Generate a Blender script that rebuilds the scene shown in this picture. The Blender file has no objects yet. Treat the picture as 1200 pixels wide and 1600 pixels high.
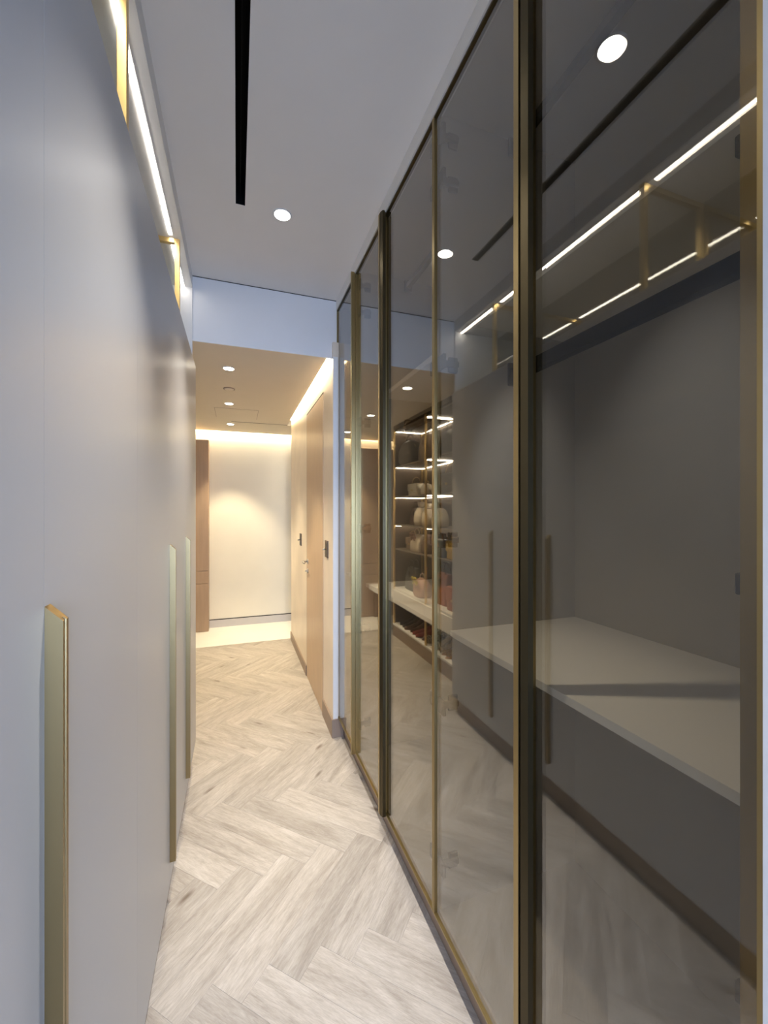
import bpy, bmesh, math, random
from mathutils import Vector
random.seed(7)
S = bpy.context.scene
COL = S.collection

# ------------------------------------------------------------------ camera
CAM_H = 1.5
F_PX = 640.0
YAW = math.atan(230.0 / 640.0)
cam_d = bpy.data.cameras.new('camera')
cam = bpy.data.objects.new('camera', cam_d)
COL.objects.link(cam)
cam.location = (0, 0, CAM_H)
cam.rotation_euler = (math.radians(90), 0, -YAW)
cam_d.sensor_fit = 'VERTICAL'
cam_d.sensor_height = 24.0
cam_d.lens = 24.0 * F_PX / 1600.0
cam_d.shift_y = -2.0 / 1600.0
cam_d.clip_start = 0.02
S.camera = cam

# ------------------------------------------------------------------ world, daylight, exposure
W = bpy.data.worlds.new('world')
S.world = W
W.use_nodes = True
W.node_tree.nodes['Background'].inputs[0].default_value = (0.50, 0.66, 1.0, 1)
W.node_tree.nodes['Background'].inputs[1].default_value = 1.0
S.view_settings.view_transform = 'Standard'
S.view_settings.look = 'None'
S.view_settings.gamma = 1.0
S.view_settings.use_curve_mapping = False
S.view_settings.exposure = 0.12

def area_light(name, loc, rot, sx, sy, power, color):
    d = bpy.data.lights.new(name, 'AREA')
    d.shape = 'RECTANGLE'; d.size = sx; d.size_y = sy; d.energy = power; d.color = color
    o = bpy.data.objects.new(name, d); COL.objects.link(o)
    o.location = loc; o.rotation_euler = rot
    return o
DAY = area_light('window_daylight', (0.2, -4.62, 1.35), (math.radians(90), 0, 0), 3.0, 2.1, 430, (0.46, 0.63, 1.0))
# camera at Y=0 looks towards +Y; the window is at the end of the bedroom behind it

SPOT_CORRIDOR = 165.0
SPOT_HALL = 95.0
LED_NICHE = 17.0
LED_COVE = 125.0
LED_SHELF = 26.0
C_COOL = (1.0, 0.93, 0.84)
C_WARM = (1.0, 0.83, 0.55)

# ------------------------------------------------------------------ materials
MATS = {}
def nodes_of(m):
    m.use_nodes = True
    return m.node_tree.nodes, m.node_tree.links
def mat(name, color, rough=0.5, metal=0.0, var=0.0, vscale=6.0, bump=0.0, bscale=60.0, stretch=None, spec=None):
    """Principled material with a little procedural colour variation, and fine relief."""
    if name in MATS: return MATS[name]
    m = bpy.data.materials.new(name); MATS[name] = m
    n, l = nodes_of(m)
    b = n['Principled BSDF']
    b.inputs['Roughness'].default_value = rough
    b.inputs['Metallic'].default_value = metal
    if spec is not None: b.inputs['Specular IOR Level'].default_value = spec
    tc = n.new('ShaderNodeTexCoord'); mp = n.new('ShaderNodeMapping')
    l.new(tc.outputs['Object'], mp.inputs[0])
    if stretch: mp.inputs['Scale'].default_value = stretch
    nz = n.new('ShaderNodeTexNoise'); nz.inputs['Scale'].default_value = vscale; nz.inputs['Detail'].default_value = 4
    l.new(mp.outputs[0], nz.inputs['Vector'])
    rp = n.new('ShaderNodeValToRGB')
    k0, k1 = 1 - var, 1 + var
    rp.color_ramp.elements[0].position = 0.3; rp.color_ramp.elements[1].position = 0.7
    rp.color_ramp.elements[0].color = tuple(min(1, c * k0) for c in color) + (1,)
    rp.color_ramp.elements[1].color = tuple(min(1, c * k1) for c in color) + (1,)
    l.new(nz.outputs[0], rp.inputs[0]); l.new(rp.outputs[0], b.inputs['Base Color'])
    if bump:
        n2 = n.new('ShaderNodeTexNoise'); n2.inputs['Scale'].default_value = bscale
        l.new(mp.outputs[0], n2.inputs['Vector'])
        bp = n.new('ShaderNodeBump'); bp.inputs['Strength'].default_value = bump; bp.inputs['Distance'].default_value = 0.002
        l.new(n2.outputs[0], bp.inputs['Height']); l.new(bp.outputs[0], b.inputs['Normal'])
    return m
def emit(name, color, strength):
    m = bpy.data.materials.new(name); MATS[name] = m
    n, l = nodes_of(m); n.clear()
    e = n.new('ShaderNodeEmission'); o = n.new('ShaderNodeOutputMaterial')
    e.inputs[0].default_value = tuple(color) + (1,); e.inputs[1].default_value = strength
    l.new(e.outputs[0], o.inputs[0])
    return m
def glass(name, tint, r0, r1, power=3.0, rough=0.0):
    """Sheet glass: clear tinted transmission plus a mirror reflection that grows towards grazing angles."""
    m = bpy.data.materials.new(name); MATS[name] = m
    n, l = nodes_of(m); n.clear()
    o = n.new('ShaderNodeOutputMaterial'); mx = n.new('ShaderNodeMixShader')
    t = n.new('ShaderNodeBsdfTransparent'); g = n.new('ShaderNodeBsdfGlossy')
    t.inputs[0].default_value = tuple(tint) + (1,)
    g.inputs[0].default_value = (1, 1, 1, 1); g.inputs['Roughness'].default_value = rough
    lw = n.new('ShaderNodeLayerWeight'); lw.inputs[0].default_value = 0.5
    p = n.new('ShaderNodeMath'); p.operation = 'POWER'; p.inputs[1].default_value = power
    ma = n.new('ShaderNodeMath'); ma.operation = 'MULTIPLY_ADD'; ma.inputs[1].default_value = r1 - r0; ma.inputs[2].default_value = r0
    l.new(lw.outputs['Facing'], p.inputs[0]); l.new(p.outputs[0], ma.inputs[0]); l.new(ma.outputs[0], mx.inputs[0])
    l.new(t.outputs[0], mx.inputs[1]); l.new(g.outputs[0], mx.inputs[2]); l.new(mx.outputs[0], o.inputs[0])
    return m
def wood_floor():
    m = bpy.data.materials.new('whitewashed_oak'); MATS['oak'] = m
    n, l = nodes_of(m); b = n['Principled BSDF']
    tc = n.new('ShaderNodeTexCoord'); oi = n.new('ShaderNodeObjectInfo')
    mul = n.new('ShaderNodeMath'); mul.operation = 'MULTIPLY'; mul.inputs[1].default_value = 37.0
    l.new(oi.outputs['Random'], mul.inputs[0])
    cmb = n.new('ShaderNodeCombineXYZ')
    for i in range(3): l.new(mul.outputs[0], cmb.inputs[i])
    add = n.new('ShaderNodeVectorMath'); add.operation = 'ADD'
    l.new(tc.outputs['Object'], add.inputs[0]); l.new(cmb.outputs[0], add.inputs[1])
    def noise(scale, sc, det=5, rg=0.6, dist=0.0):
        mp = n.new('ShaderNodeMapping'); mp.inputs['Scale'].default_value = sc
        nz = n.new('ShaderNodeTexNoise'); nz.inputs['Scale'].default_value = scale
        nz.inputs['Detail'].default_value = det; nz.inputs['Roughness'].default_value = rg
        nz.inputs['Distortion'].default_value = dist
        l.new(add.outputs[0], mp.inputs[0]); l.new(mp.outputs[0], nz.inputs['Vector'])
        return nz
    big = noise(3.0, (0.9, 6.0, 1), 4, 0.6, 0.7)
    mid = noise(6.0, (1.8, 13.0, 1), 5, 0.7, 0.8)
    fine = noise(10.0, (3.0, 36.0, 1), 4, 0.75)
    r1 = n.new('ShaderNodeValToRGB'); e = r1.color_ramp.elements
    e[0].position = 0.25; e[0].color = (0.33, 0.30, 0.268, 1)
    e[1].position = 0.74; e[1].color = (0.525, 0.495, 0.46, 1)
    x = e.new(0.48); x.color = (0.435, 0.403, 0.368, 1)
    l.new(big.outputs[0], r1.inputs[0])
    r2 = n.new('ShaderNodeValToRGB'); e = r2.color_ramp.elements
    e[0].position = 0.30; e[0].color = (0.82, 0.80, 0.78, 1); e[1].position = 0.66; e[1].color = (1.08, 1.08, 1.08, 1)
    l.new(mid.outputs[0], r2.inputs[0])
    r3 = n.new('ShaderNodeValToRGB'); e = r3.color_ramp.elements
    e[0].position = 0.32; e[0].color = (0.84, 0.83, 0.82, 1); e[1].position = 0.62; e[1].color = (1.08, 1.08, 1.08, 1)
    l.new(fine.outputs[0], r3.inputs[0])
    # a few dark knots
    mpk = n.new('ShaderNodeMapping'); mpk.inputs['Scale'].default_value = (2.2, 7.0, 1.0)
    l.new(add.outputs[0], mpk.inputs[0])
    vo = n.new('ShaderNodeTexVoronoi'); vo.inputs['Scale'].default_value = 1.0
    l.new(mpk.outputs[0], vo.inputs['Vector'])
    rk = n.new('ShaderNodeValToRGB'); e = rk.color_ramp.elements
    e[0].position = 0.02; e[0].color = (0.42, 0.36, 0.32, 1); e[1].position = 0.11; e[1].color = (1, 1, 1, 1)
    l.new(vo.outputs['Distance'], rk.inputs[0])
    tint = n.new('ShaderNodeMapRange'); tint.inputs[3].default_value = 0.88; tint.inputs[4].default_value = 1.08
    l.new(oi.outputs['Random'], tint.inputs[0])
    cur = r1.outputs[0]
    for o2 in (r2.outputs[0], r3.outputs[0], rk.outputs[0], tint.outputs[0]):
        mm = n.new('ShaderNodeMix'); mm.data_type = 'RGBA'; mm.blend_type = 'MULTIPLY'; mm.inputs[0].default_value = 1.0
        l.new(cur, mm.inputs[6]); l.new(o2, mm.inputs[7]); cur = mm.outputs[2]
    l.new(cur, b.inputs['Base Color'])
    b.inputs['Roughness'].default_value = 0.45
    bp = n.new('ShaderNodeBump'); bp.inputs['Strength'].default_value = 0.25; bp.inputs['Distance'].default_value = 0.001
    l.new(fine.outputs[0], bp.inputs['Height']); l.new(bp.outputs[0], b.inputs['Normal'])
    return m

M_CEIL = mat('white_ceiling_paint', (0.80, 0.79, 0.775), 0.7, var=0.01)
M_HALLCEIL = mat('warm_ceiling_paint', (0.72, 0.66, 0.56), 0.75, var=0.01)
M_WALL = mat('white_wall_paint', (0.80, 0.80, 0.80), 0.6, var=0.01, bump=0.05)
M_CREAM = mat('cream_wall_paint', (0.86, 0.82, 0.70), 0.7, var=0.02, vscale=3)
M_PLASTER = mat('beige_polished_plaster', (0.78, 0.68, 0.55), 0.35, var=0.07, vscale=3.2, bump=0.05, bscale=8)
M_LACQ = mat('light_grey_lacquer', (0.48, 0.478, 0.478), 0.36, var=0.012, vscale=1.2)
M_CARC = mat('light_grey_melamine', (0.60, 0.58, 0.56), 0.5, var=0.02)
M_WHITE = mat('white_laminate', (0.80, 0.79, 0.76), 0.4, var=0.01)
M_PLINTH = mat('taupe_skirting', (0.30, 0.225, 0.17), 0.45, var=0.05)
M_GOLD = mat('brushed_brass', (0.42, 0.32, 0.15), 0.34, 1.0, var=0.02, vscale=4)
M_PULL = mat('olive_brass', (0.34, 0.25, 0.12), 0.36, 1.0, var=0.02, vscale=4)
M_HINGE = mat('dark_nickel', (0.035, 0.033, 0.03), 0.6, 0.0, var=0.03, spec=0.3)
M_GOLDB = mat('bright_brass', (0.80, 0.58, 0.24), 0.32, 1.0, var=0.06, vscale=4)
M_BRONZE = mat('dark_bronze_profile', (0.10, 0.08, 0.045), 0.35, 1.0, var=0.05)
M_BLACK = mat('black_anodised', (0.005, 0.005, 0.005), 0.7, 0.0, var=0.1, spec=0.12)
M_STEEL = mat('satin_nickel', (0.55, 0.53, 0.50), 0.3, 1.0, var=0.03)
M_DOOR = mat('tan_wood_veneer', (0.56, 0.40, 0.25), 0.38, var=0.06, vscale=5, stretch=(10, 10, 0.7))
M_CAB = mat('brown_wood_veneer', (0.40, 0.28, 0.18), 0.45, var=0.06, vscale=5, stretch=(8, 8, 0.6))
M_MARBLE = mat('white_marble', (0.86, 0.84, 0.80), 0.25, var=0.03, vscale=2.5)
M_SOCK = mat('bronze_switch', (0.12, 0.085, 0.06), 0.4, 0.6, var=0.05)
M_GAP = mat('shadow_gap', (0.03, 0.025, 0.02), 0.8, var=0.1)
M_OAK = wood_floor()
M_SMOKE = mat('dark_smoked_oak', (0.10, 0.07, 0.045), 0.4, var=0.08, vscale=5, stretch=(8, 8, 0.6))
M_SHELF = mat('dark_taupe_shelf', (0.16, 0.13, 0.10), 0.35, var=0.03)
M_GLASS = glass('smoked_reflective_glass', (0.80, 0.78, 0.73), 0.07, 0.60, 2.6)
M_INT = mat('taupe_grey_melamine', (0.44, 0.405, 0.355), 0.5, var=0.02)
M_CLEAR = glass('clear_glass', (0.93, 0.94, 0.93), 0.05, 0.7, 4.0)
M_MIRROR = mat('grey_tinted_mirror', (0.55, 0.54, 0.50), 0.03, 1.0, var=0.01)
E_NICHE = emit('niche_led', C_COOL, LED_NICHE)
E_COVE = emit('cove_led', C_WARM, LED_COVE)
E_SHELF = emit('shelf_led', (1.0, 0.86, 0.66), LED_SHELF)
E_SPOT = emit('downlight_lens', (1.0, 0.96, 0.9), 25.0)
E_SPOTW = emit('warm_downlight_lens', (1.0, 0.90, 0.72), 25.0)

# ------------------------------------------------------------------ builders
WLOC = {}
def link(o, parent=None, world=(0, 0, 0)):
    COL.objects.link(o)
    world = Vector(world)
    if parent is not None:
        o.parent = parent
        o.location = world - WLOC[parent.name]
    else:
        o.location = world
    WLOC[o.name] = world
    return o
def thing(name, label, cat, loc=(0, 0, 0), group=None):
    o = bpy.data.objects.new(name, None); o.empty_display_size = 0.05
    link(o, None, loc); o['label'] = label; o['category'] = cat
    if group: o['group'] = group
    return o
def tag(o, label, cat, group=None):
    o['label'] = label; o['category'] = cat
    if group: o['group'] = group
    return o
def struct(o):
    o['kind'] = 'structure'; return o
def from_bm(name, bm, m, parent=None, world=(0, 0, 0), smooth=False):
    me = bpy.data.meshes.new(name); bm.normal_update(); bm.to_mesh(me); bm.free()
    me.materials.append(m)
    if smooth:
        for p in me.polygons: p.use_smooth = True
    return link(bpy.data.objects.new(name, me), parent, world)
def box(name, x0, x1, y0, y1, z0, z1, m, parent=None, bevel=0.0, seg=1):
    c = Vector(((x0 + x1) / 2, (y0 + y1) / 2, (z0 + z1) / 2))
    bm = bmesh.new()
    bmesh.ops.create_cube(bm, size=1.0)
    bmesh.ops.scale(bm, vec=(abs(x1 - x0), abs(y1 - y0), abs(z1 - z0)), verts=bm.verts)
    if bevel: bmesh.ops.bevel(bm, geom=bm.edges, offset=bevel, segments=seg, affect='EDGES', profile=0.5)
    return from_bm(name, bm, m, parent, c)
def prism(name, pts, z0, z1, m, parent=None, top=None, world=(0, 0, 0)):
    """Vertical extrusion of an XY polygon; top(x, y) may give each corner its own height."""
    bm = bmesh.new()
    lo = [bm.verts.new((x, y, z0)) for x, y in pts]
    hi = [bm.verts.new((x, y, z1 if top is None else top(x, y))) for x, y in pts]
    k = len(pts)
    bm.faces.new(list(reversed(lo))); bm.faces.new(hi)
    for i in range(k): bm.faces.new((lo[i], lo[(i + 1) % k], hi[(i + 1) % k], hi[i]))
    bmesh.ops.recalc_face_normals(bm, faces=bm.faces)
    return from_bm(name, bm, m, parent, world)
def lathe(name, prof, m, parent=None, world=(0, 0, 0), n=32, axis='Z', smooth=True):
    bm = bmesh.new(); rings = []
    for r, z in prof:
        ring = []
        for i in range(n):
            a = 2 * math.pi * i / n
            p = (r * math.cos(a), r * math.sin(a), z)
            if axis == 'X': p = (z, p[0], p[1])
            elif axis == 'Y': p = (p[0], z, p[1])
            ring.append(bm.verts.new(p))
        rings.append(ring)
    for a, b in zip(rings, rings[1:]):
        for i in range(n): bm.faces.new((a[i], a[(i + 1) % n], b[(i + 1) % n], b[i]))
    bm.faces.new(rings[0]); bm.faces.new(rings[-1])
    bmesh.ops.remove_doubles(bm, verts=bm.verts, dist=1e-6)
    bmesh.ops.recalc_face_normals(bm, faces=bm.faces)
    return from_bm(name, bm, m, parent, world, smooth)
def tube(name, pts, r, m, parent=None, world=(0, 0, 0), n=8, bm=None):
    own = bm is None
    if own: bm = bmesh.new()
    pts = [Vector(p) for p in pts]; rings = []
    for i, p in enumerate(pts):
        d = (pts[min(i + 1, len(pts) - 1)] - pts[max(i - 1, 0)]).normalized()
        ref = Vector((0, 0, 1)) if abs(d.z) < 0.9 else Vector((1, 0, 0))
        a = d.cross(ref).normalized(); b = d.cross(a).normalized()
        rings.append([bm.verts.new(p + r * (math.cos(2 * math.pi * k / n) * a + math.sin(2 * math.pi * k / n) * b)) for k in range(n)])
    for a, b in zip(rings, rings[1:]):
        for k in range(n): bm.faces.new((a[k], a[(k + 1) % n], b[(k + 1) % n], b[k]))
    bm.faces.new(list(reversed(rings[0]))); bm.faces.new(rings[-1])
    if own:
        bmesh.ops.recalc_face_normals(bm, faces=bm.faces)
        return from_bm(name, bm, m, parent, world, True)

# ------------------------------------------------------------------ key dimensions (metres)
XL, XR = -0.232, 0.632           # faces of the left doors and of the right glass doors
Y_HEAD = 2.70                    # header / end of both wardrobes
CEIL, HCEIL = 2.91, 2.52
PL = 0.12                        # plinth height
LTOP = 2.363                     # top of the left doors
RTOP = 2.843                     # top of the glass doors
HX = 0.60                        # right wall of the hall
Y_OAK = 4.90
Y_FAR = 5.69

# ------------------------------------------------------------------ floor: herringbone planks
floor = struct(box('floor', -2.6, 2.6, -4.6, Y_OAK, -0.20, -0.012, M_OAK))
PW, PLN = 0.122, 0.61
ORG = (0.82, 1.045)
R2 = math.sqrt(0.5)
def uv2xy(u, v): return ((u - v) * R2, (u + v) * R2)
def clip(poly, axis, lim, keep_less):
    out = []
    for i in range(len(poly)):
        a, b = poly[i], poly[(i + 1) % len(poly)]
        ia = (a[axis] <= lim) == keep_less; ib = (b[axis] <= lim) == keep_less
        if ia: out.append(a)
        if ia != ib:
            t = (lim - a[axis]) / (b[axis] - a[axis])
            out.append((a[0] + t * (b[0] - a[0]), a[1] + t * (b[1] - a[1])))
    return out
plank_mesh = None
GAP = 0.00012
def plank_bm(poly):
    bm = bmesh.new()
    top = [bm.verts.new((x, y, 0.0)) for x, y in poly]
    bot = [bm.verts.new((x, y, -0.012)) for x, y in poly]
    f = bm.faces.new(top)
    bm.faces.new(list(reversed(bot)))
    k = len(poly)
    for i in range(k): bm.faces.new((top[i], bot[i], bot[(i + 1) % k], top[(i + 1) % k]))
    bmesh.ops.recalc_face_normals(bm, faces=bm.faces)
    bm.edges.ensure_lookup_table()
    tops = [e for e in bm.edges if all(abs(v.co.z) < 1e-9 for v in e.verts)]
    bmesh.ops.bevel(bm, geom=tops, offset=0.0005, segments=1, affect='EDGES')
    return bm
def add_plank(cu, cv, vertical):
    """plank centred at (cu, cv) in herringbone axes; long along u, or along v when vertical"""
    global plank_mesh
    ang = math.radians(45 if not vertical else 135)
    cx, cy = uv2xy(cu, cv)
    hx, hy = PLN / 2 - GAP, PW / 2 - GAP
    ca, sa = math.cos(ang), math.sin(ang)
    loc = [(-hx, -hy), (hx, -hy), (hx, hy), (-hx, hy)]
    wp = [(cx + x * ca - y * sa, cy + x * sa + y * ca) for x, y in loc]
    xs = [p[0] for p in wp]; ys = [p[1] for p in wp]
    cyc = min(max(cy, -9), 9)
    x0, x1 = (-0.275, 0.672) if max(ys) < Y_HEAD + 0.02 else (-1.0, 0.672)
    if max(xs) < x0 or min(xs) > x1 or max(ys) < -0.5 or min(ys) > Y_OAK: return
    cl = wp
    for ax, lim, less in ((0, x0, False), (0, x1, True), (1, -0.5, False), (1, Y_OAK, True)):
        if cl: cl = clip(cl, ax, lim, less)
    if len(cl) < 3: return
    area = abs(sum(cl[i][0] * cl[(i + 1) % len(cl)][1] - cl[(i + 1) % len(cl)][0] * cl[i][1] for i in range(len(cl)))) / 2
    if area < 0.0008: return
    if area > (2 * hx) * (2 * hy) - 1e-6:
        if plank_mesh is None:
            bm = plank_bm(loc); plank_mesh = bpy.data.meshes.new('plank'); bm.to_mesh(plank_mesh); bm.free()
            plank_mesh.materials.append(M_OAK)
        me = plank_mesh
    else:
        lp = [((x - cx) * ca + (y - cy) * sa, -(x - cx) * sa + (y - cy) * ca) for x, y in cl]
        q = [lp[0]]
        for p in lp[1:]:
            if (p[0] - q[-1][0]) ** 2 + (p[1] - q[-1][1]) ** 2 > 1e-6: q.append(p)
        if (q[0][0] - q[-1][0]) ** 2 + (q[0][1] - q[-1][1]) ** 2 < 1e-6: q.pop()
        if len(q) < 3: return
        bm = plank_bm(q); me = bpy.data.meshes.new('plank'); bm.to_mesh(me); bm.free()
        me.materials.append(M_OAK)
    o = bpy.data.objects.new('plank', me)
    link(o, floor, (cx, cy, 0.0))
    o.rotation_euler = (0, 0, ang)
for j in range(-6, 9):
    for k in range(-14, 15):
        u0 = ORG[0] + k * PW + j * PLN; v0 = ORG[1] - k * PW + j * PLN
        add_plank(u0 + PLN / 2, v0 + PW / 2, False)
        add_plank(u0 + PLN + PW / 2, v0 + PLN / 2, True)
marble = struct(box('floor_foyer', -2.6, 2.6, Y_OAK, 6.0, -0.20, 0.001, M_MARBLE))

# ------------------------------------------------------------------ shell
CE = CEIL + 0.12
SX0, SX1, SY1 = -0.005, 0.036, 2.0      # slot of the linear diffuser
ceiling = struct(box('ceiling', -0.255, SX0, -0.9, Y_HEAD, CEIL, CE, M_CEIL))
struct(box('ceiling', SX1, 1.3, -0.9, Y_HEAD, CEIL, CE, M_CEIL))
struct(box('ceiling', SX0, SX1, SY1, Y_HEAD, CEIL, CE, M_CEIL))
struct(box('wall_header', -0.64, XR + 0.02, Y_HEAD, Y_HEAD + 0.01, HCEIL, CE, M_WALL))
box('shadow_gap', -0.25, XR, Y_HEAD - 0.0015, Y_HEAD, CEIL - 0.004, CEIL, M_GAP, bpy.data.objects['wall_header'])
# trim between the glass doors and the ceiling
struct(box('trim_1', XR - 0.004, XR + 0.03, -0.9, Y_HEAD, RTOP + 0.004, CEIL, M_WHITE))
# wall stub on the right, next to the camera
struct(box('wall_right', XR - 0.004, XR + 0.12, -0.9, 0.3265, 0.0, CEIL, M_WALL))
# hall
hall_wall = struct(box('wall_hall_right', HX, HX + 0.14, 2.672, Y_OAK - 0.02, 0.0, HCEIL + 0.10, M_PLASTER))
struct(box('trim_2', HX, XR, 2.664, 2.672, 0.12, HCEIL, M_WHITE))
struct(box('wall_far', -2.6, 2.6, Y_FAR, Y_FAR + 0.12, 0.0, HCEIL + 0.12, M_CREAM))
struct(box('wall_hall_left', -1.02, -0.90, Y_HEAD + 0.02, 6.0, 0.0, HCEIL + 0.12, M_CREAM))
CX = HX - 0.032                         # edge of the cove along the right wall
CY = Y_FAR - 0.045                       # edge of the cove along the far wall
HSX0, HSX1, HSY0, HSY1 = -0.06, CX, 4.985, 5.005
hc = struct(box('ceiling_hall', -2.6, CX, Y_HEAD + 0.01, HSY0, HCEIL, HCEIL + 0.06, M_HALLCEIL))
struct(box('ceiling_hall', -2.6, HSX0, HSY0, HSY1, HCEIL, HCEIL + 0.06, M_HALLCEIL))
struct(box('ceiling_hall', -2.6, 2.6, HSY1, CY, HCEIL, HCEIL + 0.06, M_HALLCEIL))
struct(box('ceiling_hall', HX + 0.14, 2.6, Y_HEAD + 0.01, HSY1, HCEIL, HCEIL + 0.06, M_HALLCEIL))
struct(box('ceiling_cove', -2.6, 2.6, Y_HEAD + 0.01, Y_FAR, HCEIL + 0.13, HCEIL + 0.17, M_WHITE))
struct(box('wall_foyer_right', 2.6, 2.7, Y_HEAD, Y_FAR, 0, HCEIL + 0.12, M_CREAM))
# skirting
struct(box('baseboard_far', -0.33, 2.0, Y_FAR - 0.012, Y_FAR, 0.001, 0.095, M_CARC))
box('shadow_gap', -0.33, 2.0, Y_FAR - 0.006, Y_FAR, 0.095, 0.105, M_GAP, bpy.data.objects['baseboard_far'])
bb = struct(box('baseboard_hall_right', HX - 0.010, HX, 2.662, 2.985, 0.0, 0.12, M_PLINTH))
box('end_return', HX - 0.010, XR + 0.036, 2.654, 2.664, 0.0, 0.12, M_PLINTH, bb)
struct(box('baseboard_hall_right', HX - 0.010, HX, 3.740, Y_OAK - 0.02, 0.0, 0.09, M_PLINTH))

# bedroom behind the camera, with the window the daylight comes from
struct(box('wall_bedroom_left', -2.6, -2.5, -4.5, -0.9, 0, CEIL, M_WALL))
struct(box('wall_bedroom_right', 2.5, 2.6, -4.5, -0.9, 0, CEIL, M_WALL))
struct(box('wall_bedroom_front', 0.75, 2.5, -0.9, -0.8, 0, CEIL, M_WALL))
struct(box('wall_bedroom_front', -2.5, -0.85, -0.9, -0.8, 0, CEIL, M_WALL))
struct(box('wall_bedroom_front', -0.85, 0.75, -0.9, -0.8, 2.2, CEIL, M_WALL))  # unseen lintel, added to keep daylight off the upper left doors
struct(box('ceiling_bedroom', -2.6, 2.6, -4.6, -0.9, CEIL, CE, M_CEIL))
struct(box('wall_back', -2.5, -1.3, -4.6, -4.5, 0, CEIL, M_WALL))
struct(box('wall_back', 1.7, 2.5, -4.6, -4.5, 0, CEIL, M_WALL))
struct(box('wall_back', -1.3, 1.7, -4.6, -4.5, 2.4, CEIL, M_WALL))
struct(box('wall_back', -1.3, 1.7, -4.6, -4.5, 0, 0.3, M_WALL))
wn = struct(box('window_1', -1.3, 1.7, -4.57, -4.54, 0.3, 0.36, M_BLACK))
box('window_frame', -1.3, 1.7, -4.57, -4.54, 2.34, 2.4, M_BLACK, wn)
for x in (-1.3, 0.17, 1.64): box('mullion', x, x + 0.06, -4.57, -4.54, 0.36, 2.34, M_BLACK, wn)

# ------------------------------------------------------------------ ceiling fittings
def slot_diffuser():
    t = thing('linear_diffuser', 'long black linear air diffuser slot in the white corridor ceiling', 'air vent', (SX0, -0.9, CEIL))
    box('channel', SX0, SX1, -0.9, SY1, CEIL + 0.10, CEIL + 0.118, M_BLACK, t)
    box('channel_side', SX0, SX0 + 0.002, -0.9, SY1, CEIL + 0.0005, CEIL + 0.10, M_BLACK, t)
    box('channel_side', SX1 - 0.002, SX1, -0.9, SY1, CEIL + 0.0005, CEIL + 0.10, M_BLACK, t)
    box('channel_end', SX0, SX1, SY1 - 0.002, SY1, CEIL + 0.0005, CEIL + 0.10, M_BLACK, t)
    box('vane', SX0 + 0.019, SX0 + 0.021, -0.9, SY1 - 0.002, CEIL + 0.02, CEIL + 0.06, M_BLACK, t)
slot_diffuser()
t = thing('linear_diffuser', 'thin dark air slot across the warm hall ceiling', 'air vent', (HSX0, HSY0, HCEIL))
box('channel', HSX0, HSX1, HSY0, HSY1, HCEIL + 0.04, HCEIL + 0.058, M_BLACK, t)
box('channel_side', HSX0, HSX1, HSY0, HSY0 + 0.002, HCEIL + 0.001, HCEIL + 0.04, M_BLACK, t)
box('channel_side', HSX0, HSX1, HSY1 - 0.002, HSY1, HCEIL + 0.001, HCEIL + 0.04, M_BLACK, t)

def downlight(x, y, z, r, lens, label, power, color, size=95, blend=0.6, group=None, rs=0.02):
    t = thing('downlight', label, 'downlight', (x, y, z), group)
    lathe('trim_ring', [(r + 0.008, 0.0), (r + 0.008, -0.002), (r + 0.004, -0.004), (r, -0.003), (r, 0.0)], M_CEIL, t, (x, y, z))
    lathe('lens', [(0.001, -0.0032), (r, -0.0028), (r, -0.0005), (0.001, -0.0005)], lens, t, (x, y, z))
    d = bpy.data.lights.new('lamp', 'SPOT'); d.energy = power; d.color = color
    d.spot_size = math.radians(size); d.spot_blend = blend; d.shadow_soft_size = rs
    o = bpy.data.objects.new('lamp', d); link(o, t, (x, y, z - 0.012))
for y, lb in ((2.0, 'bright round downlight past the end of the black slot in the corridor ceiling'),
              (0.94, 'round downlight beside the black slot, seen mirrored high in the nearest glass door')):
    downlight(0.204, y, CEIL, 0.036, E_SPOT, lb, SPOT_CORRIDOR, C_COOL, size=72, blend=1.0, group='corridor downlights')
for x, y, lb in ((-0.055, 3.14, 'nearest of the three small downlights in the hall ceiling'),
                 (-0.07, 4.17, 'middle of the three small downlights in the hall ceiling'),
                 (-0.07, 5.15, 'farthest of the three small downlights, close to the cream wall')):
    downlight(x, y, HCEIL, 0.036, E_SPOTW, lb, SPOT_HALL, C_WARM, size=76, blend=0.5, group='hall downlights')
t = thing('ceiling_speaker', 'small round grille with a painted rim shadow between the hall downlights', 'detector', (-0.06, 3.66, HCEIL))
lathe('rim', [(0.046, 0.0), (0.046, -0.006), (0.040, -0.007), (0.040, 0.0)], M_PLINTH, t, (-0.06, 3.66, HCEIL))  # taupe ring paints the shadow around the grille
lathe('grille', [(0.001, -0.0105), (0.034, -0.0095), (0.0395, -0.006), (0.0395, -0.001), (0.001, -0.001)], M_HALLCEIL, t, (-0.06, 3.66, HCEIL))
t = thing('access_panel', 'flush square access panel in the hall ceiling behind the second downlight', 'panel', (0.02, 4.62, HCEIL))
ax0, ax1, ay0, ay1 = -0.21, 0.21, 4.36, 4.80
box('panel', ax0 + 0.004, ax1 - 0.004, ay0 + 0.004, ay1 - 0.004, HCEIL - 0.0025, HCEIL, M_HALLCEIL, t)
box('edge_strip', ax0, ax0 + 0.004, ay0, ay1, HCEIL - 0.001, HCEIL, M_PLINTH, t)
box('edge_strip', ax1 - 0.004, ax1, ay0, ay1, HCEIL - 0.001, HCEIL, M_PLINTH, t)
box('edge_strip', ax0, ax1, ay0, ay0 + 0.004, HCEIL - 0.001, HCEIL, M_PLINTH, t)
box('edge_strip', ax0, ax1, ay1 - 0.004, ay1, HCEIL - 0.001, HCEIL, M_PLINTH, t)

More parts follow.
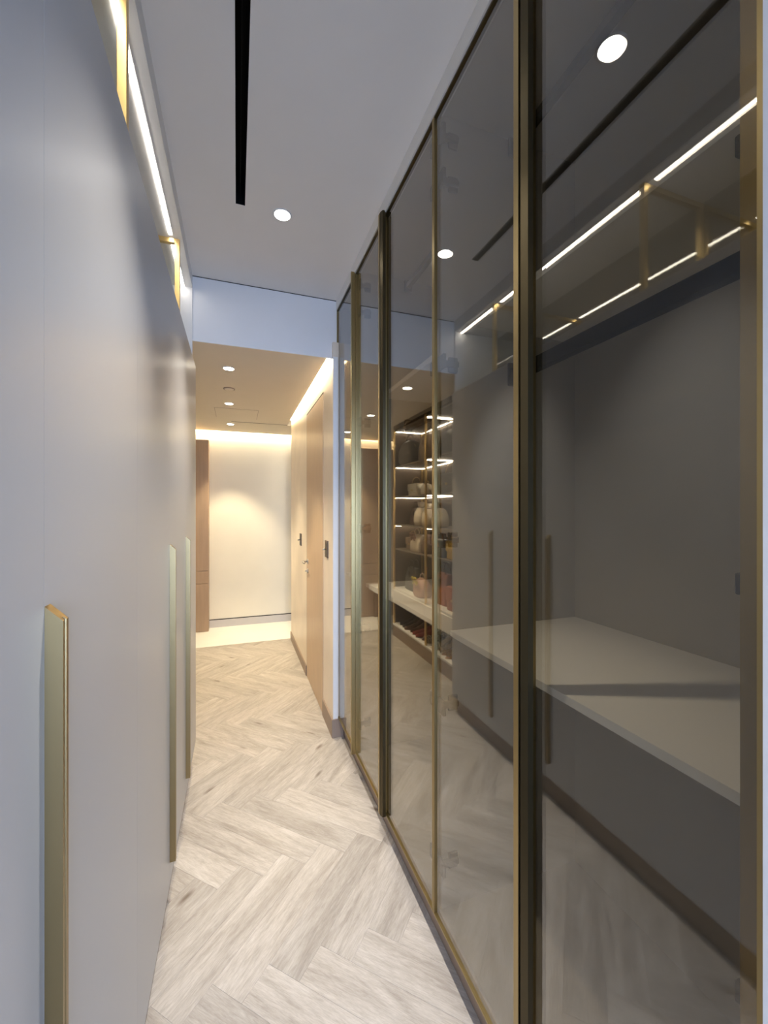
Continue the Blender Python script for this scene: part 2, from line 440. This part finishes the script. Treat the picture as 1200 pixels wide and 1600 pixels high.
def cove(label, x0, x1, y0, y1, z):
    t = thing('cove_light', label, 'led strip', ((x0 + x1) / 2, (y0 + y1) / 2, z))
    box('led_tape', x0, x1, y0, y1, z - 0.006, z, E_COVE, t)
    dx, dy = (0.006, 0) if x1 - x0 < y1 - y0 else (0, 0.006)
    box('channel', x0 - dx, x1 + dx, y0 - dy, y1 + dy, z, z + 0.008, M_WHITE, t)
cove('warm led strip glowing along the top of the right hall wall', CX + 0.006, HX - 0.008, 2.715, Y_OAK - 0.03, HCEIL + 0.045)
cove('warm led strip glowing along the top of the far cream wall', -0.89, 2.55, CY + 0.010, Y_FAR - 0.012, HCEIL + 0.045)

# ------------------------------------------------------------------ hall door, switches
t = thing('hall_door', 'tall flush tan wood door in the beige hall wall with lever handle', 'door', (HX, 3.355, 0))
DZ = 2.36
box('door_leaf', HX - 0.004, HX + 0.002, 2.99, 3.72, 0.006, DZ, M_DOOR, t)
box('frame_gap', HX - 0.002, HX + 0.002, 3.72, 3.738, 0.0, DZ + 0.014, M_GAP, t)
box('frame_gap', HX - 0.002, HX + 0.002, 2.985, 3.72, DZ, DZ + 0.014, M_GAP, t)
yh = 3.655
lathe('rose', [(0.001, -0.008), (0.022, -0.008), (0.024, 0.0), (0.001, 0.0)], M_STEEL, t, (HX - 0.004, yh, 1.05), 20, 'X')
tube('lever', [(0, 0, 0), (-0.03, 0, 0), (-0.042, -0.006, 0), (-0.046, -0.02, 0), (-0.046, -0.12, 0.0)], 0.008, M_STEEL, t, (HX - 0.008, yh, 1.05))
lathe('escutcheon', [(0.001, -0.008), (0.020, -0.008), (0.022, 0.0), (0.001, 0.0)], M_STEEL, t, (HX - 0.004, yh, 0.965), 20, 'X')
tube('lock_knob', [(0, 0, 0), (-0.02, 0, 0)], 0.006, M_STEEL, t, (HX - 0.010, yh, 0.965))
for y, z, lb in ((4.11, 1.214, 'dark bronze light switch left of the tan door'),
                 (2.857, 1.23, 'dark bronze light switch between the tan door and the glass wardrobe')):
    t = thing('light_switch', lb, 'switch', (HX, y, z), 'bronze switches on the hall wall')
    box('plate', HX - 0.008, HX, y - 0.045, y + 0.045, z - 0.06, z + 0.06, M_SOCK, t, 0.002)
    box('inset', HX - 0.010, HX - 0.008, y - 0.03, y + 0.03, z - 0.04, z + 0.04, M_BRONZE, t)
    tube('toggle', [(0, 0, 0), (-0.022, 0, -0.004)], 0.006, M_STEEL, t, (HX - 0.010, y, z))

# ------------------------------------------------------------------ right wardrobe with smoked glass doors
XB = 1.24                                # back panel
def hinge(y, z, side, parent, k=1.0):
    """cup hinge behind the glass: cup on the door, arm to the partition at y; side=-1 towards the viewer"""
    bm = bmesh.new()
    def b(x0, x1, y0, y1, z0, z1):
        y0, y1 = min(y0 * side, y1 * side), max(y0 * side, y1 * side)
        r = bmesh.ops.create_cube(bm, size=1.0); vs = r['verts']
        bmesh.ops.scale(bm, vec=(x1 - x0, y1 - y0, z1 - z0), verts=vs)
        bmesh.ops.translate(bm, vec=((x0 + x1) / 2, (y0 + y1) / 2, (z0 + z1) / 2), verts=vs)
    b(0.012, 0.024, 0.010, 0.010 + 0.040 * k, -0.024 * k, 0.024 * k)      # cup
    b(0.020, 0.085, 0.013, 0.030, -0.010 * k, 0.010 * k)                  # arm
    b(0.050, 0.085, 0.010, 0.020, -0.026 * k, 0.026 * k)                  # mounting plate
    bmesh.ops.bevel(bm, geom=bm.edges, offset=0.002, segments=1, affect='EDGES')
    return from_bm('hinge', bm, M_HINGE, parent, (XR, y, z))
HZ = (0.30, 0.84, 1.40, 2.00, 2.62, 2.77)
def glass_door(unit, y0, y1, handle, label, hinge_y, hs, bigend=None):
    """leaf between y0 and y1; handle 'lo'/'hi'/None is the edge that carries the full-height pull"""
    g = 0.0015; z0, z1 = PL + 0.004, RTOP
    y0 += g; y1 -= g; st = 0.0065
    d = box('door', XR, XR + 0.02, y0, y0 + st, z0, z1, M_GOLD, unit)
    d['label'] = label
    box('stile', XR, XR + 0.02, y1 - st, y1, z0, z1, M_GOLD, d)
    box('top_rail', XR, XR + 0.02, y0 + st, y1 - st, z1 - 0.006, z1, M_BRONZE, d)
    box('bottom_rail', XR, XR + 0.02, y0 + st, y1 - st, z0, z0 + 0.005, M_GOLD, d)
    box('glass_pane', XR + 0.006, XR + 0.011, y0 + st - 0.002, y1 - st + 0.002, z0 + 0.004, z1 - 0.005, M_GLASS, d)
    if handle:
        e = y1 if handle == 'hi' else y0
        s = -1 if handle == 'hi' else 1
        if s > 0:
            pr = [(0.0, 0.0), (-0.022, 0.0), (-0.022, 0.017), (-0.020, 0.019), (0.0, 0.019)]
        else:
            pr = [(0.0, 0.0), (-0.019, -0.001), (-0.019, -0.003), (-0.021, -0.004), (-0.014, -0.021), (0.0, -0.021)]
        prism('handle', pr, z0 - 0.004, z1 + 0.010, M_GOLD if s > 0 else M_BRONZE, d, world=(XR, e, 0))  # 'hi' pull: shade of the grip put into a darker metal colour
    for z in (HZ if hinge_y < 2.5 else ()): hinge(hinge_y + (0.006 if bigend else 0.0), z, hs, d, 0.62 if bigend else 1.0)
def wardrobe_unit(name, y0, y1, label):
    t = thing(name, label, 'wardrobe', (XR + 0.3, (y0 + y1) / 2, 0), 'smoked glass wardrobe units')
    box('plinth', XR + 0.040, XR + 0.056, y0, y1, 0.0, PL, M_PLINTH, t)
    box('base_panel', XR + 0.026, XB, y0, y1, PL, PL + 0.018, M_INT, t)
    box('top_panel', XR + 0.032, XB, y0, y1, RTOP + 0.01, RTOP + 0.028, M_INT, t)
    box('back_panel', XB, XB + 0.012, y0, y1, PL, RTOP + 0.028, M_INT, t)
    box('side_panel', XR + 0.026, XB, y0, y0 + 0.011, PL + 0.018, RTOP + 0.01, M_INT, t)
    box('side_panel', XR + 0.026, XB, y1 - 0.011, y1, PL + 0.018, RTOP + 0.01, M_INT, t)
    box('shelf', 0.795, XB, y0 + 0.011, y1 - 0.011, 2.150, 2.174, M_WHITE, t)
    box('bench_shelf', XR + 0.060, XB, y0 + 0.011, y1 - 0.011, 1.068, 1.087, M_WHITE, t)
    box('hanging_rail', 0.935, 0.965, y0 + 0.011, y1 - 0.011, 1.972, 2.014, M_BLACK, t)
    if y1 < 2.5:
        box('upper_rail', 0.937, 0.963, y0 + 0.011, y1 - 0.011, 2.808, 2.834, M_BLACK, t)
        for yy, a in ((y0 + 0.011, 1), (y1 - 0.011, -1)):
            box('rail_bracket', 0.928, 0.972, min(yy, yy + a * 0.012), max(yy, yy + a * 0.012), 2.79, 2.852, M_BLACK, t)
    for ya, yb in ((y0, y0 + 0.011), (y1 - 0.011, y1)):
        box('edge_strip', XR + 0.0225, XR + 0.0258, ya, yb, PL + 0.018, RTOP + 0.01, M_GOLD, t)
    for yy, a in ((y0 + 0.011, 1), (y1 - 0.011, -1)):
        box('rail_bracket', 0.928, 0.972, min(yy, yy + a * 0.012), max(yy, yy + a * 0.012), 1.955, 2.035, M_BLACK, t)
    return t
YD = [0.327, 0.782, 1.262, 1.758, 2.24, 2.698]
u1 = wardrobe_unit('glass_wardrobe', YD[0], YD[2], 'smoked glass wardrobe nearest the viewpoint with empty white shelf inside')
box('edge_strip', XR + 0.0112, XR + 0.0224, YD[0] + 0.012, YD[0] + 0.033, PL + 0.018, RTOP, M_GOLD, u1)
u2 = wardrobe_unit('glass_wardrobe', YD[2], YD[4], 'middle smoked glass wardrobe mirroring the lit handbag shelves')
u3 = wardrobe_unit('glass_wardrobe', YD[4], YD[5], 'narrow single-door smoked glass wardrobe next to the hall wall')
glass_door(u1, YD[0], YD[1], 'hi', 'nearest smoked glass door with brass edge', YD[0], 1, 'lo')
glass_door(u1, YD[1], YD[2], 'lo', 'second smoked glass door with bright brass pull', YD[2], -1)
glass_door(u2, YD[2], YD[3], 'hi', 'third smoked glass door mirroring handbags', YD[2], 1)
glass_door(u2, YD[3], YD[4], 'lo', 'fourth smoked glass door with brass pull', YD[4], -1)
glass_door(u3, YD[4], YD[5], 'lo', 'farthest narrow smoked glass door', YD[5], -1)

# ------------------------------------------------------------------ left wardrobe
LB = XL - 0.60
def pull(y, parent):
    pr = [(0, 0), (0.020, 0), (0.020, 0.005), (0.0165, 0.006), (0.0165, 0.0095), (0.020, 0.0105), (0.020, 0.018), (0, 0.018)]
    return prism('handle', pr, 0.208, 1.377, M_PULL, parent, top=lambda x, yy: 1.377 - x, world=(XL, y, 0))
def left_unit(y0, y1, doors, label):
    t = thing('lacquered_wardrobe', label, 'wardrobe', (XL - 0.3, (y0 + y1) / 2, 0), 'light grey lacquered wardrobe units')
    box('plinth', XL - 0.056, XL - 0.040, y0, y1, 0.0, PL, M_PLINTH, t)
    box('body', LB, XL - 0.024, y0, y1, PL, LTOP - 0.004, M_CARC, t)
    for a, b, h in doors:
        d = box('door', XL - 0.022, XL, a + 0.0004, b - 0.0004, PL + 0.004, LTOP, M_LACQ, t)
        if h is not None: pull(h, d)
    return t
left_unit(-0.90, 0.64, [(-0.90, 0.12, None), (0.12, 0.64, None)], 'light grey lacquered wardrobe at the left edge before the nearest brass pull')
left_unit(0.64, 1.68, [(0.64, 1.16, 0.641), (1.16, 1.68, None)], 'light grey lacquered wardrobe carrying the nearest tall brass pull')
left_unit(1.68, 2.70, [(1.68, 2.18, 1.681), (2.18, 2.70, 2.181)], 'light grey lacquered wardrobe with two brass pulls at the hall end')

# display niche above the left wardrobe
NT = 2.83                                # underside of the niche top
NX0, NXB = -0.25, -0.62
t = thing('display_niche', 'open mirrored display niche with brass frames above the grey lacquered wardrobe', 'niche', (-0.43, 0.9, LTOP))
box('top_panel', -0.64, NX0, -0.90, Y_HEAD, NT, CEIL, M_WHITE, t)
box('floor_panel', -0.64, XL - 0.004, -0.90, Y_HEAD, LTOP - 0.004, LTOP + 0.010, M_CARC, t)
box('mirror_back', NXB - 0.02, NXB, -0.90, Y_HEAD, LTOP + 0.010, NT, M_MIRROR, t)
box('end_panel', NXB, NX0, Y_HEAD - 0.012, Y_HEAD, LTOP + 0.010, NT, M_WHITE, t)
lt = thing('niche_light', 'long white led strip under the top of the mirrored niche', 'led strip', (-0.30, 0.9, NT))
for ya, yb in ((-0.88, 0.155), (0.205, 1.175), (1.235, 2.195), (2.255, Y_HEAD - 0.02)):
    ch = box('led_channel', -0.334, -0.307, ya, yb, NT - 0.004, NT, M_WHITE, lt)
    box('led_diffuser', -0.307, -0.293, ya, yb, NT - 0.007, NT, E_NICHE, ch)
    box('flange', -0.293, -0.288, ya, yb, NT - 0.004, NT, M_WHITE, ch)
NZ0 = LTOP + 0.010
for y, lb in ((1.205, 'nearest brass framed glass divider in the niche above the wardrobe'),
              (2.225, 'farther brass framed glass divider in the niche near the header')):
    f = thing('glass_divider', lb, 'divider', (-0.44, y, NZ0), 'brass glass dividers')
    x1, x0, w = -0.262, NXB + 0.003, 0.022
    box('front_post', x1 - w, x1, y - 0.011, y + 0.011, NZ0, NT - 0.008, M_GOLDB, f, 0.001)
    box('back_post', x0, x0 + w, y - 0.011, y + 0.011, NZ0, NT - 0.008, M_GOLDB, f, 0.001)
    box('top_bar', x0 + w, x1 - w, y - 0.011, y + 0.011, NT - 0.008 - w, NT - 0.008, M_GOLDB, f, 0.001)
    box('bottom_bar', x0 + w, x1 - w, y - 0.011, y + 0.011, NZ0, NZ0 + w, M_GOLDB, f, 0.001)
    box('glass_pane', x0 + w, x1 - w, y - 0.003, y + 0.003, NZ0 + w, NT - 0.008 - w, M_CLEAR, f)

# ------------------------------------------------------------------ brown cabinet and low bench in the hall
t = thing('wood_cabinet', 'tall brown wood cabinet at the left end of the hall on white marble', 'cabinet', (-0.60, 5.6, 0))
box('body', -0.895, -0.33, 5.535, Y_FAR - 0.002, 0.001, 2.38, M_CAB, t)
for z0, z1, nm in ((0.004, 0.595, 'door'), (0.602, 0.752, 'drawer'), (0.759, 2.378, 'door')):
    box(nm, -0.893, -0.332, 5.517, 5.534, z0, z1, M_CAB, t, 0.001)
t = thing('low_bench', 'low white topped bench along the hall wall before the brown cabinet', 'bench', (-0.62, 5.0, 0))
box('seat_board', -0.895, -0.48, 4.66, 5.515, 0.39, 0.46, M_WHITE, t, 0.002)
box('support_panel', -0.895, -0.55, 4.66, 4.69, 0.001, 0.39, M_CAB, t)
box('support_panel', -0.895, -0.55, 5.485, 5.515, 0.001, 0.39, M_CAB, t)

# ------------------------------------------------------------------ handbag display shelving (seen mirrored in the glass doors)
SHX, SHB = -0.50, -0.885
SY0, SYM, SYE = 2.735, 3.73, 4.62
LEV = [1.05, 1.335, 1.67, 2.03, 2.46]
t = thing('display_shelving', 'open brass framed display shelving with led lit shelves behind the grey wardrobe end', 'shelving', (-0.69, 3.68, 0))
box('plinth', SHX - 0.012, SHX, SY0, SYE, 0.0, 0.13, M_PLINTH, t)
box('shoe_shelf', SHB, SHX + 0.004, SY0, SYE, 0.13, 0.148, M_WHITE, t)
box('back_panel', SHB - 0.012, SHB, SY0, SYE, 0.148, 2.47, M_SMOKE, t)
box('end_panel', SHB, SHX - 0.03, SYE, SYE + 0.018, 0.0, 2.47, M_SMOKE, t)
dr = box('drawer_box', SHB, SHX - 0.006, SY0, SYE, 0.40, 0.58, M_WHITE, t, 0.001)
for a, b in ((SY0, SYM), (SYM, SYE)):
    box('drawer_front', SHX - 0.006, SHX + 0.008, a + 0.003, b - 0.003, 0.402, 0.555, M_WHITE, dr, 0.001)
for y in (SY0 + 0.015, SYM, SYE - 0.015):
    box('post', SHX - 0.018, SHX, y - 0.011, y + 0.011, 0.148, 2.47, M_GOLDB, t, 0.001)
    box('post', SHB, SHB + 0.018, y - 0.011, y + 0.011, 0.58, 2.47, M_GOLDB, t, 0.001)
for i, z in enumerate(LEV):
    sh = box('shelf', SHB + 0.018, SHX - 0.018, SY0 + 0.003, SYE - 0.003, z - 0.014, z, M_SHELF, t)
    def strip(x0, x1, y0, y1):
        box('led_strip', x0, x1, y0, y1, z - 0.022, z - 0.0145, E_SHELF, sh)
    if i >= 1:
        strip(SHB + 0.02, SHX - 0.02, SYE - 0.05, SYE - 0.042)
        strip(SHB + 0.02, SHX - 0.02, SYM + 0.013, SYM + 0.021)
        strip(SHB + 0.02, SHX - 0.02, SYM - 0.021, SYM - 0.013)
        strip(SHB + 0.02, SHB + 0.028, SY0 + 0.03, SYE - 0.06)
    else:
        strip(SHB + 0.06, SHX - 0.14, SYM - 0.030, SYM - 0.022)
        strip(SHB + 0.06, SHX - 0.10, SYE - 0.05, SYE - 0.042)
struct(box('wall_bulkhead', -0.90, -0.51, SY0, SYE + 0.018, 2.475, HCEIL, M_SMOKE))

# ---- handbags and shoes: builders
def leather(name, c, rough=0.45): return mat('leather_' + name, c, rough, var=0.08, vscale=12, bump=0.15, bscale=160)
def loft(bm, rings):
    vr = [[bm.verts.new(p) for p in r] for r in rings]; n = len(vr[0])
    for a, b in zip(vr, vr[1:]):
        for i in range(n): bm.faces.new((a[i], a[(i + 1) % n], b[(i + 1) % n], b[i]))
    bm.faces.new(list(reversed(vr[0]))); bm.faces.new(vr[-1])
    bmesh.ops.recalc_face_normals(bm, faces=bm.faces)
def sup(w, d, z, n=24, e=0.45, ox=0.0):
    out = []
    for i in range(n):
        a = 2 * math.pi * i / n; c, s = math.cos(a), math.sin(a)
        out.append((ox + d * math.copysign(abs(c) ** e, c), w * math.copysign(abs(s) ** e, s), z))
    return out
def bag(label, x, y, z, w, d, h, m, kind='tote', m2=None, rz=0.0, accent=None):
    """handbag standing at (x, y, z), its broad side facing +X (the aisle)"""
    t = thing('handbag', label, 'handbag', (x, y, z), 'handbags on the lit shelves')
    t.rotation_euler = (0, 0, rz)
    m2 = m2 or M_BLACK
    W = (x, y, z)
    bm = bmesh.new()
    if kind == 'tote':
        prof = [(0.92, 0.9, 0), (1.0, 1.0, 0.05), (0.98, 0.95, 0.5), (0.88, 0.55, 0.95), (0.86, 0.42, 1.0)]
    elif kind == 'dome':
        prof = [(0.70, 0.85, 0), (0.92, 1.0, 0.12), (1.0, 1.0, 0.4), (0.94, 0.9, 0.66), (0.72, 0.7, 0.88), (0.34, 0.35, 1.0)]
    elif kind == 'pouch':
        prof = [(0.75, 0.9, 0), (1.0, 1.0, 0.22), (0.9, 0.9, 0.55), (0.40, 0.5, 0.76), (0.34, 0.4, 0.80), (0.62, 0.5, 1.0)]
    else:  # flap / boxy
        prof = [(0.97, 0.95, 0), (1.0, 1.0, 0.04), (1.0, 1.0, 0.92), (0.97, 0.9, 1.0)]
    loft(bm, [sup(w / 2 * a, d / 2 * b, h * c, e=0.5 if kind in ('dome', 'pouch') else 0.25) for a, b, c in prof])
    from_bm('body', bm, m, t, W, True)
    if kind == 'tote':
        for s in (-1, 1):
            pts = [(s * d * 0.22, w * 0.27 * math.cos(a), h * 0.93 + h * 0.42 * math.sin(a)) for a in [math.pi * k / 12 for k in range(13)]]
            tube('handle', pts, 0.0045, m2, t, W)
        bm = bmesh.new(); bmesh.ops.create_cube(bm, size=1)
        bmesh.ops.scale(bm, vec=(0.004, w * 0.14, h * 0.30), verts=bm.verts); bmesh.ops.translate(bm, vec=(d * 0.43, 0, h * 0.68), verts=bm.verts)
        from_bm('closure_tab', bm, m2, t, W)
    elif kind == 'dome':
        pts = [(0, w * 0.26 * math.cos(a), h * 0.9 + h * 0.36 * math.sin(a)) for a in [math.pi * k / 12 for k in range(13)]]
        tube('handle', pts, 0.006, m2, t, W)
        pts = [(d * 0.1, w * 0.47 * math.cos(a), h * 0.62 + h * 0.30 * math.sin(a)) for a in [math.pi * k / 14 for k in range(15)]]
        tube('zip', pts, 0.003, M_GOLDB, t, W)
    elif kind == 'pouch':
        pts = [(d * 0.24 * math.cos(a), w * 0.20 * math.sin(a), h * 0.78) for a in [2 * math.pi * k / 16 for k in range(17)]]
        tube('drawstring', pts, 0.005, m2, t, W)
    else:
        bm = bmesh.new(); bmesh.ops.create_cube(bm, size=1)
        bmesh.ops.scale(bm, vec=(0.006, w * 0.98, h * 0.58), verts=bm.verts); bmesh.ops.translate(bm, vec=(d / 2 + 0.002, 0, h * 0.70), verts=bm.verts)
        bmesh.ops.bevel(bm, geom=bm.edges, offset=0.002, segments=1, affect='EDGES')
        from_bm('flap', bm, m, t, W)
        bm = bmesh.new(); bmesh.ops.create_cube(bm, size=1)
        bmesh.ops.scale(bm, vec=(0.006, 0.03, 0.022), verts=bm.verts); bmesh.ops.translate(bm, vec=(d / 2 + 0.008, 0, h * 0.46), verts=bm.verts)
        from_bm('clasp', bm, M_GOLDB, t, W)
        pts = [(0, w * 0.44 * math.cos(a), h * 0.98 + h * 0.55 * math.sin(a)) for a in [math.pi * k / 12 for k in range(13)]]
        tube('chain_strap', pts, 0.0035, M_GOLDB, t, W)
    if accent:   # scarf tied in a bow
        bm = bmesh.new()
        for s in (-1, 1):
            pts = [(d * 0.5 + 0.012 + 0.012 * math.sin(a), s * (0.01 + 0.05 * (1 - math.cos(a)) / 2), h * 0.92 + 0.032 * math.sin(a)) for a in [2 * math.pi * k / 12 for k in range(13)]]
            tube('x', pts, 0.007, None, bm=bm)
            tube('x', [(d * 0.5 + 0.012, s * 0.005, h * 0.92), (d * 0.5 + 0.016, s * 0.03, h * 0.78), (d * 0.5 + 0.010, s * 0.04, h * 0.66)], 0.007, None, bm=bm)
        bmesh.ops.recalc_face_normals(bm, faces=bm.faces)
        from_bm('scarf_bow', bm, accent, t, W, True)
    return t
def shoe(label, x, y, z, m, m2=None, rz=0.0, heel=0.05, L=0.24, strappy=False):
    t = thing('shoe', label, 'shoe', (x, y, z), 'shoes on the low white shelf')
    t.rotation_euler = (0, 0, rz)
    W = (x, y, z)
    def zs(u):   # sole height from heel (0) to toe (1)
        k = min(1, max(0, (0.72 - u) / 0.72)); return heel * (k * k * (3 - 2 * k))
    def wd(u): return 0.030 + 0.012 * math.sin(math.pi * min(1, u * 1.05)) * (1 if u > .4 else .4) - (0.030 * max(0, (u - 0.8) / 0.2) ** 2)
    U = [k / 10 for k in range(11)]
    bm = bmesh.new()
    loft(bm, [[(L * (u - 0.5), s * max(0.004, wd(u)), zs(u) + q) for s, q in ((-1, 0), (1, 0), (1, 0.008), (-1, 0.008))] for u in U])
    from_bm('sole', bm, m2 or M_BLACK, t, W)
    bm = bmesh.new()
    if strappy:
        for u in (0.16, 0.62, 0.74, 0.86):
            hh = 0.05 if u < 0.3 else 0.028
            pts = [(L * (u - 0.5), max(0.004, wd(u)) * math.cos(a), zs(u) + 0.008 + hh * math.sin(a)) for a in [math.pi * k / 8 for k in range(9)]]
            tube('x', pts, 0.005, None, bm=bm)
        bmesh.ops.recalc_face_normals(bm, faces=bm.faces)
        from_bm('strap', bm, m, t, W, True)
    else:
        hh = lambda u: 0.052 if u < 0.2 else (0.052 - 0.03 * (u - 0.2) / 0.3 if u < 0.5 else 0.034 - 0.016 * (u - 0.5) / 0.5 + 0.008)
        loft(bm, [[(L * (u - 0.5), max(0.004, wd(u)) * 0.97 * math.cos(a), zs(u) + 0.008 + hh(u) * math.sin(a)) for a in [math.pi * k / 8 for k in range(9)]] for u in U])
        from_bm('upper', bm, m, t, W, True)
    if heel > 0.03:
        bm = bmesh.new()
        loft(bm, [[(-L * 0.5 + 0.004 + a * q + 0.01 * (1 - f), b * q, zz) for a, b in ((0, -1), (2, -1), (2, 1), (0, 1))] for zz, q, f in ((0.0, 0.008, 0), (heel * 0.6, 0.010, 0.5), (heel, 0.020, 1))])
        from_bm('heel', bm, m2 or M_BLACK, t, W)
    return t

BLK = leather('black', (0.03, 0.028, 0.028)); CHAR = leather('charcoal', (0.075, 0.07, 0.065))
TAUPE = leather('taupe', (0.36, 0.28, 0.21)); CREAMB = leather('cream', (0.70, 0.62, 0.50))
TAN = leather('tan', (0.45, 0.22, 0.08)); RUST = leather('rust', (0.42, 0.12, 0.04))
GREY = leather('grey', (0.26, 0.26, 0.27)); YEL = leather('mustard', (0.62, 0.42, 0.05))
PINK = leather('magenta', (0.70, 0.10, 0.28)); BLUSH = leather('blush', (0.55, 0.33, 0.26))
RED = leather('red', (0.35, 0.03, 0.03)); BRN = leather('dark_brown', (0.10, 0.05, 0.03))
LIME = mat('yellow_silk', (0.80, 0.68, 0.08), 0.4, var=0.15, vscale=20)
SILK = mat('patterned_silk', (0.25, 0.10, 0.07), 0.4, var=0.6, vscale=30)
SEQ = mat('silver_sequins', (0.75, 0.68, 0.55), 0.3, 0.8, var=0.4, vscale=90, bump=0.8, bscale=150)
BX = -0.66
z4 = LEV[3]
bag('large rounded charcoal handbag with loop handle on the upper lit shelf', BX + 0.07, 4.32, z4, 0.42, 0.17, 0.27, CHAR, 'dome', BLK)
bag('taupe tote standing right of the rounded charcoal bag', BX + 0.02, 3.95, z4, 0.26, 0.13, 0.27, TAUPE, 'tote', BRN)
bag('black tote high on the near bay beside the wardrobe end', BX, 3.42, z4, 0.34, 0.16, 0.24, BLK, 'tote', BLK)
bag('small grey flap bag on the near bay upper shelf', BX, 3.02, z4, 0.26, 0.10, 0.17, GREY, 'flap')
z3 = LEV[2]
bag('silver sequined evening bag on the second shelf of the far bay', BX, 4.30, z3, 0.26, 0.10, 0.14, SEQ, 'flap')
bag('small gold and cream sequined clutch beside the silver evening bag', BX + 0.02, 3.98, z3, 0.20, 0.08, 0.12, SEQ, 'dome', M_GOLDB)
bag('grey flap bag with chain strap on the near bay second shelf', BX, 3.46, z3, 0.30, 0.12, 0.19, GREY, 'flap')
bag('black dome bag on the near bay second shelf', BX, 3.04, z3, 0.28, 0.14, 0.18, BLK, 'dome')
z2 = LEV[1]
bag('dark brown tote at the far end of the third shelf', BX - 0.04, 4.34, z2, 0.26, 0.12, 0.20, BRN, 'tote')
bag('tall cream drawstring pouch on the third shelf', BX + 0.04, 4.08, z2, 0.17, 0.13, 0.26, CREAMB, 'pouch', BRN)
bag('second cream drawstring pouch next to the brass post', BX + 0.05, 3.88, z2, 0.14, 0.12, 0.24, CREAMB, 'pouch', BRN)
bag('plump cream bag just right of the brass post', BX + 0.06, 3.60, z2, 0.17, 0.14, 0.19, CREAMB, 'dome', TAN)
bag('black tote with mustard scarf on the near bay third shelf', BX, 3.22, z2, 0.30, 0.14, 0.20, BLK, 'tote', BLK, accent=YEL)
z1 = LEV[0]
bag('taupe flap bag at the far end of the fourth shelf', BX, 4.38, z1, 0.22, 0.10, 0.14, TAUPE, 'flap')
bag('cream tote tied with patterned scarf bow on the fourth shelf', BX + 0.05, 4.10, z1, 0.24, 0.14, 0.19, CREAMB, 'tote', CREAMB, accent=SILK)
bag('dark brown pouch between the cream tote and the brass post', BX + 0.05, 3.88, z1, 0.16, 0.13, 0.20, BRN, 'pouch', TAN)
bag('charcoal tote with tan handles right of the brass post', BX + 0.04, 3.58, z1, 0.22, 0.12, 0.17, CHAR, 'tote', TAN)
bag('mustard yellow flap bag on the near bay fourth shelf', BX + 0.03, 3.34, z1, 0.20, 0.10, 0.17, YEL, 'flap')
bag('magenta pink dome bag with black handle on the fourth shelf', BX + 0.06, 3.10, z1, 0.26, 0.14, 0.14, PINK, 'dome', BLK)
z0 = 0.58
bag('charcoal tote leaning at the far end of the drawer top', BX, 4.36, z0, 0.26, 0.14, 0.26, CHAR, 'tote')
bag('round blush basket bag with yellow ribbon bow on the drawer top', BX + 0.07, 3.98, z0, 0.24, 0.16, 0.20, BLUSH, 'dome', CREAMB, accent=LIME)
bag('tall rust brown tote behind the brass post on the drawer top', BX, 3.62, z0, 0.28, 0.14, 0.30, RUST, 'tote', BRN)
bag('rust orange boxy flap bag on the near end of the drawer top', BX + 0.03, 3.28, z0, 0.26, 0.14, 0.22, RUST, 'flap')
bag('olive tan tote on the drawer top nearest the wardrobe end', BX, 2.96, z0, 0.26, 0.14, 0.24, TAN, 'tote', BRN)
zs_ = 0.148
SX = -0.66
shoes = [
 ('black pump at the far end of the shoe shelf', 4.50, BLK, BLK, 0.07, False),
 ('second black pump from the far end of the shoe shelf', 4.40, BLK, BLK, 0.07, False),
 ('dark brown heeled shoe beside the black pumps', 4.30, BRN, BRN, 0.06, False),
 ('second dark brown heeled shoe beside the black pumps', 4.20, BRN, BRN, 0.06, False),
 ('left of two red low shoes on the white shelf', 4.10, RED, BLK, 0.02, False),
 ('right of two red low shoes on the white shelf', 4.00, RED, BLK, 0.02, False),
 ('white strappy sandal next to the red shoes', 3.90, CREAMB, BRN, 0.05, True),
 ('second white strappy sandal by the brass post', 3.80, CREAMB, BRN, 0.05, True),
 ('silver sandal just past the brass post', 3.65, SEQ, CREAMB, 0.06, True),
 ('second silver sandal past the brass post', 3.55, SEQ, CREAMB, 0.06, True),
 ('mustard sandal in the near bay', 3.44, YEL, TAN, 0.04, True),
 ('second mustard sandal in the near bay', 3.34, YEL, TAN, 0.04, True),
 ('tan pump in the near bay', 3.23, TAN, BRN, 0.06, False),
 ('second tan pump in the near bay', 3.13, TAN, BRN, 0.06, False),
 ('grey pump nearest the wardrobe end', 3.02, GREY, BLK, 0.06, False),
 ('second grey pump nearest the wardrobe end', 2.92, GREY, BLK, 0.06, False),
]
for i, (lb, y, m, m2, h, st) in enumerate(shoes):
    shoe(lb, SX + 0.012 * (i % 3), y, zs_, m, m2, random.uniform(-0.12, 0.12), h, 0.24, st)
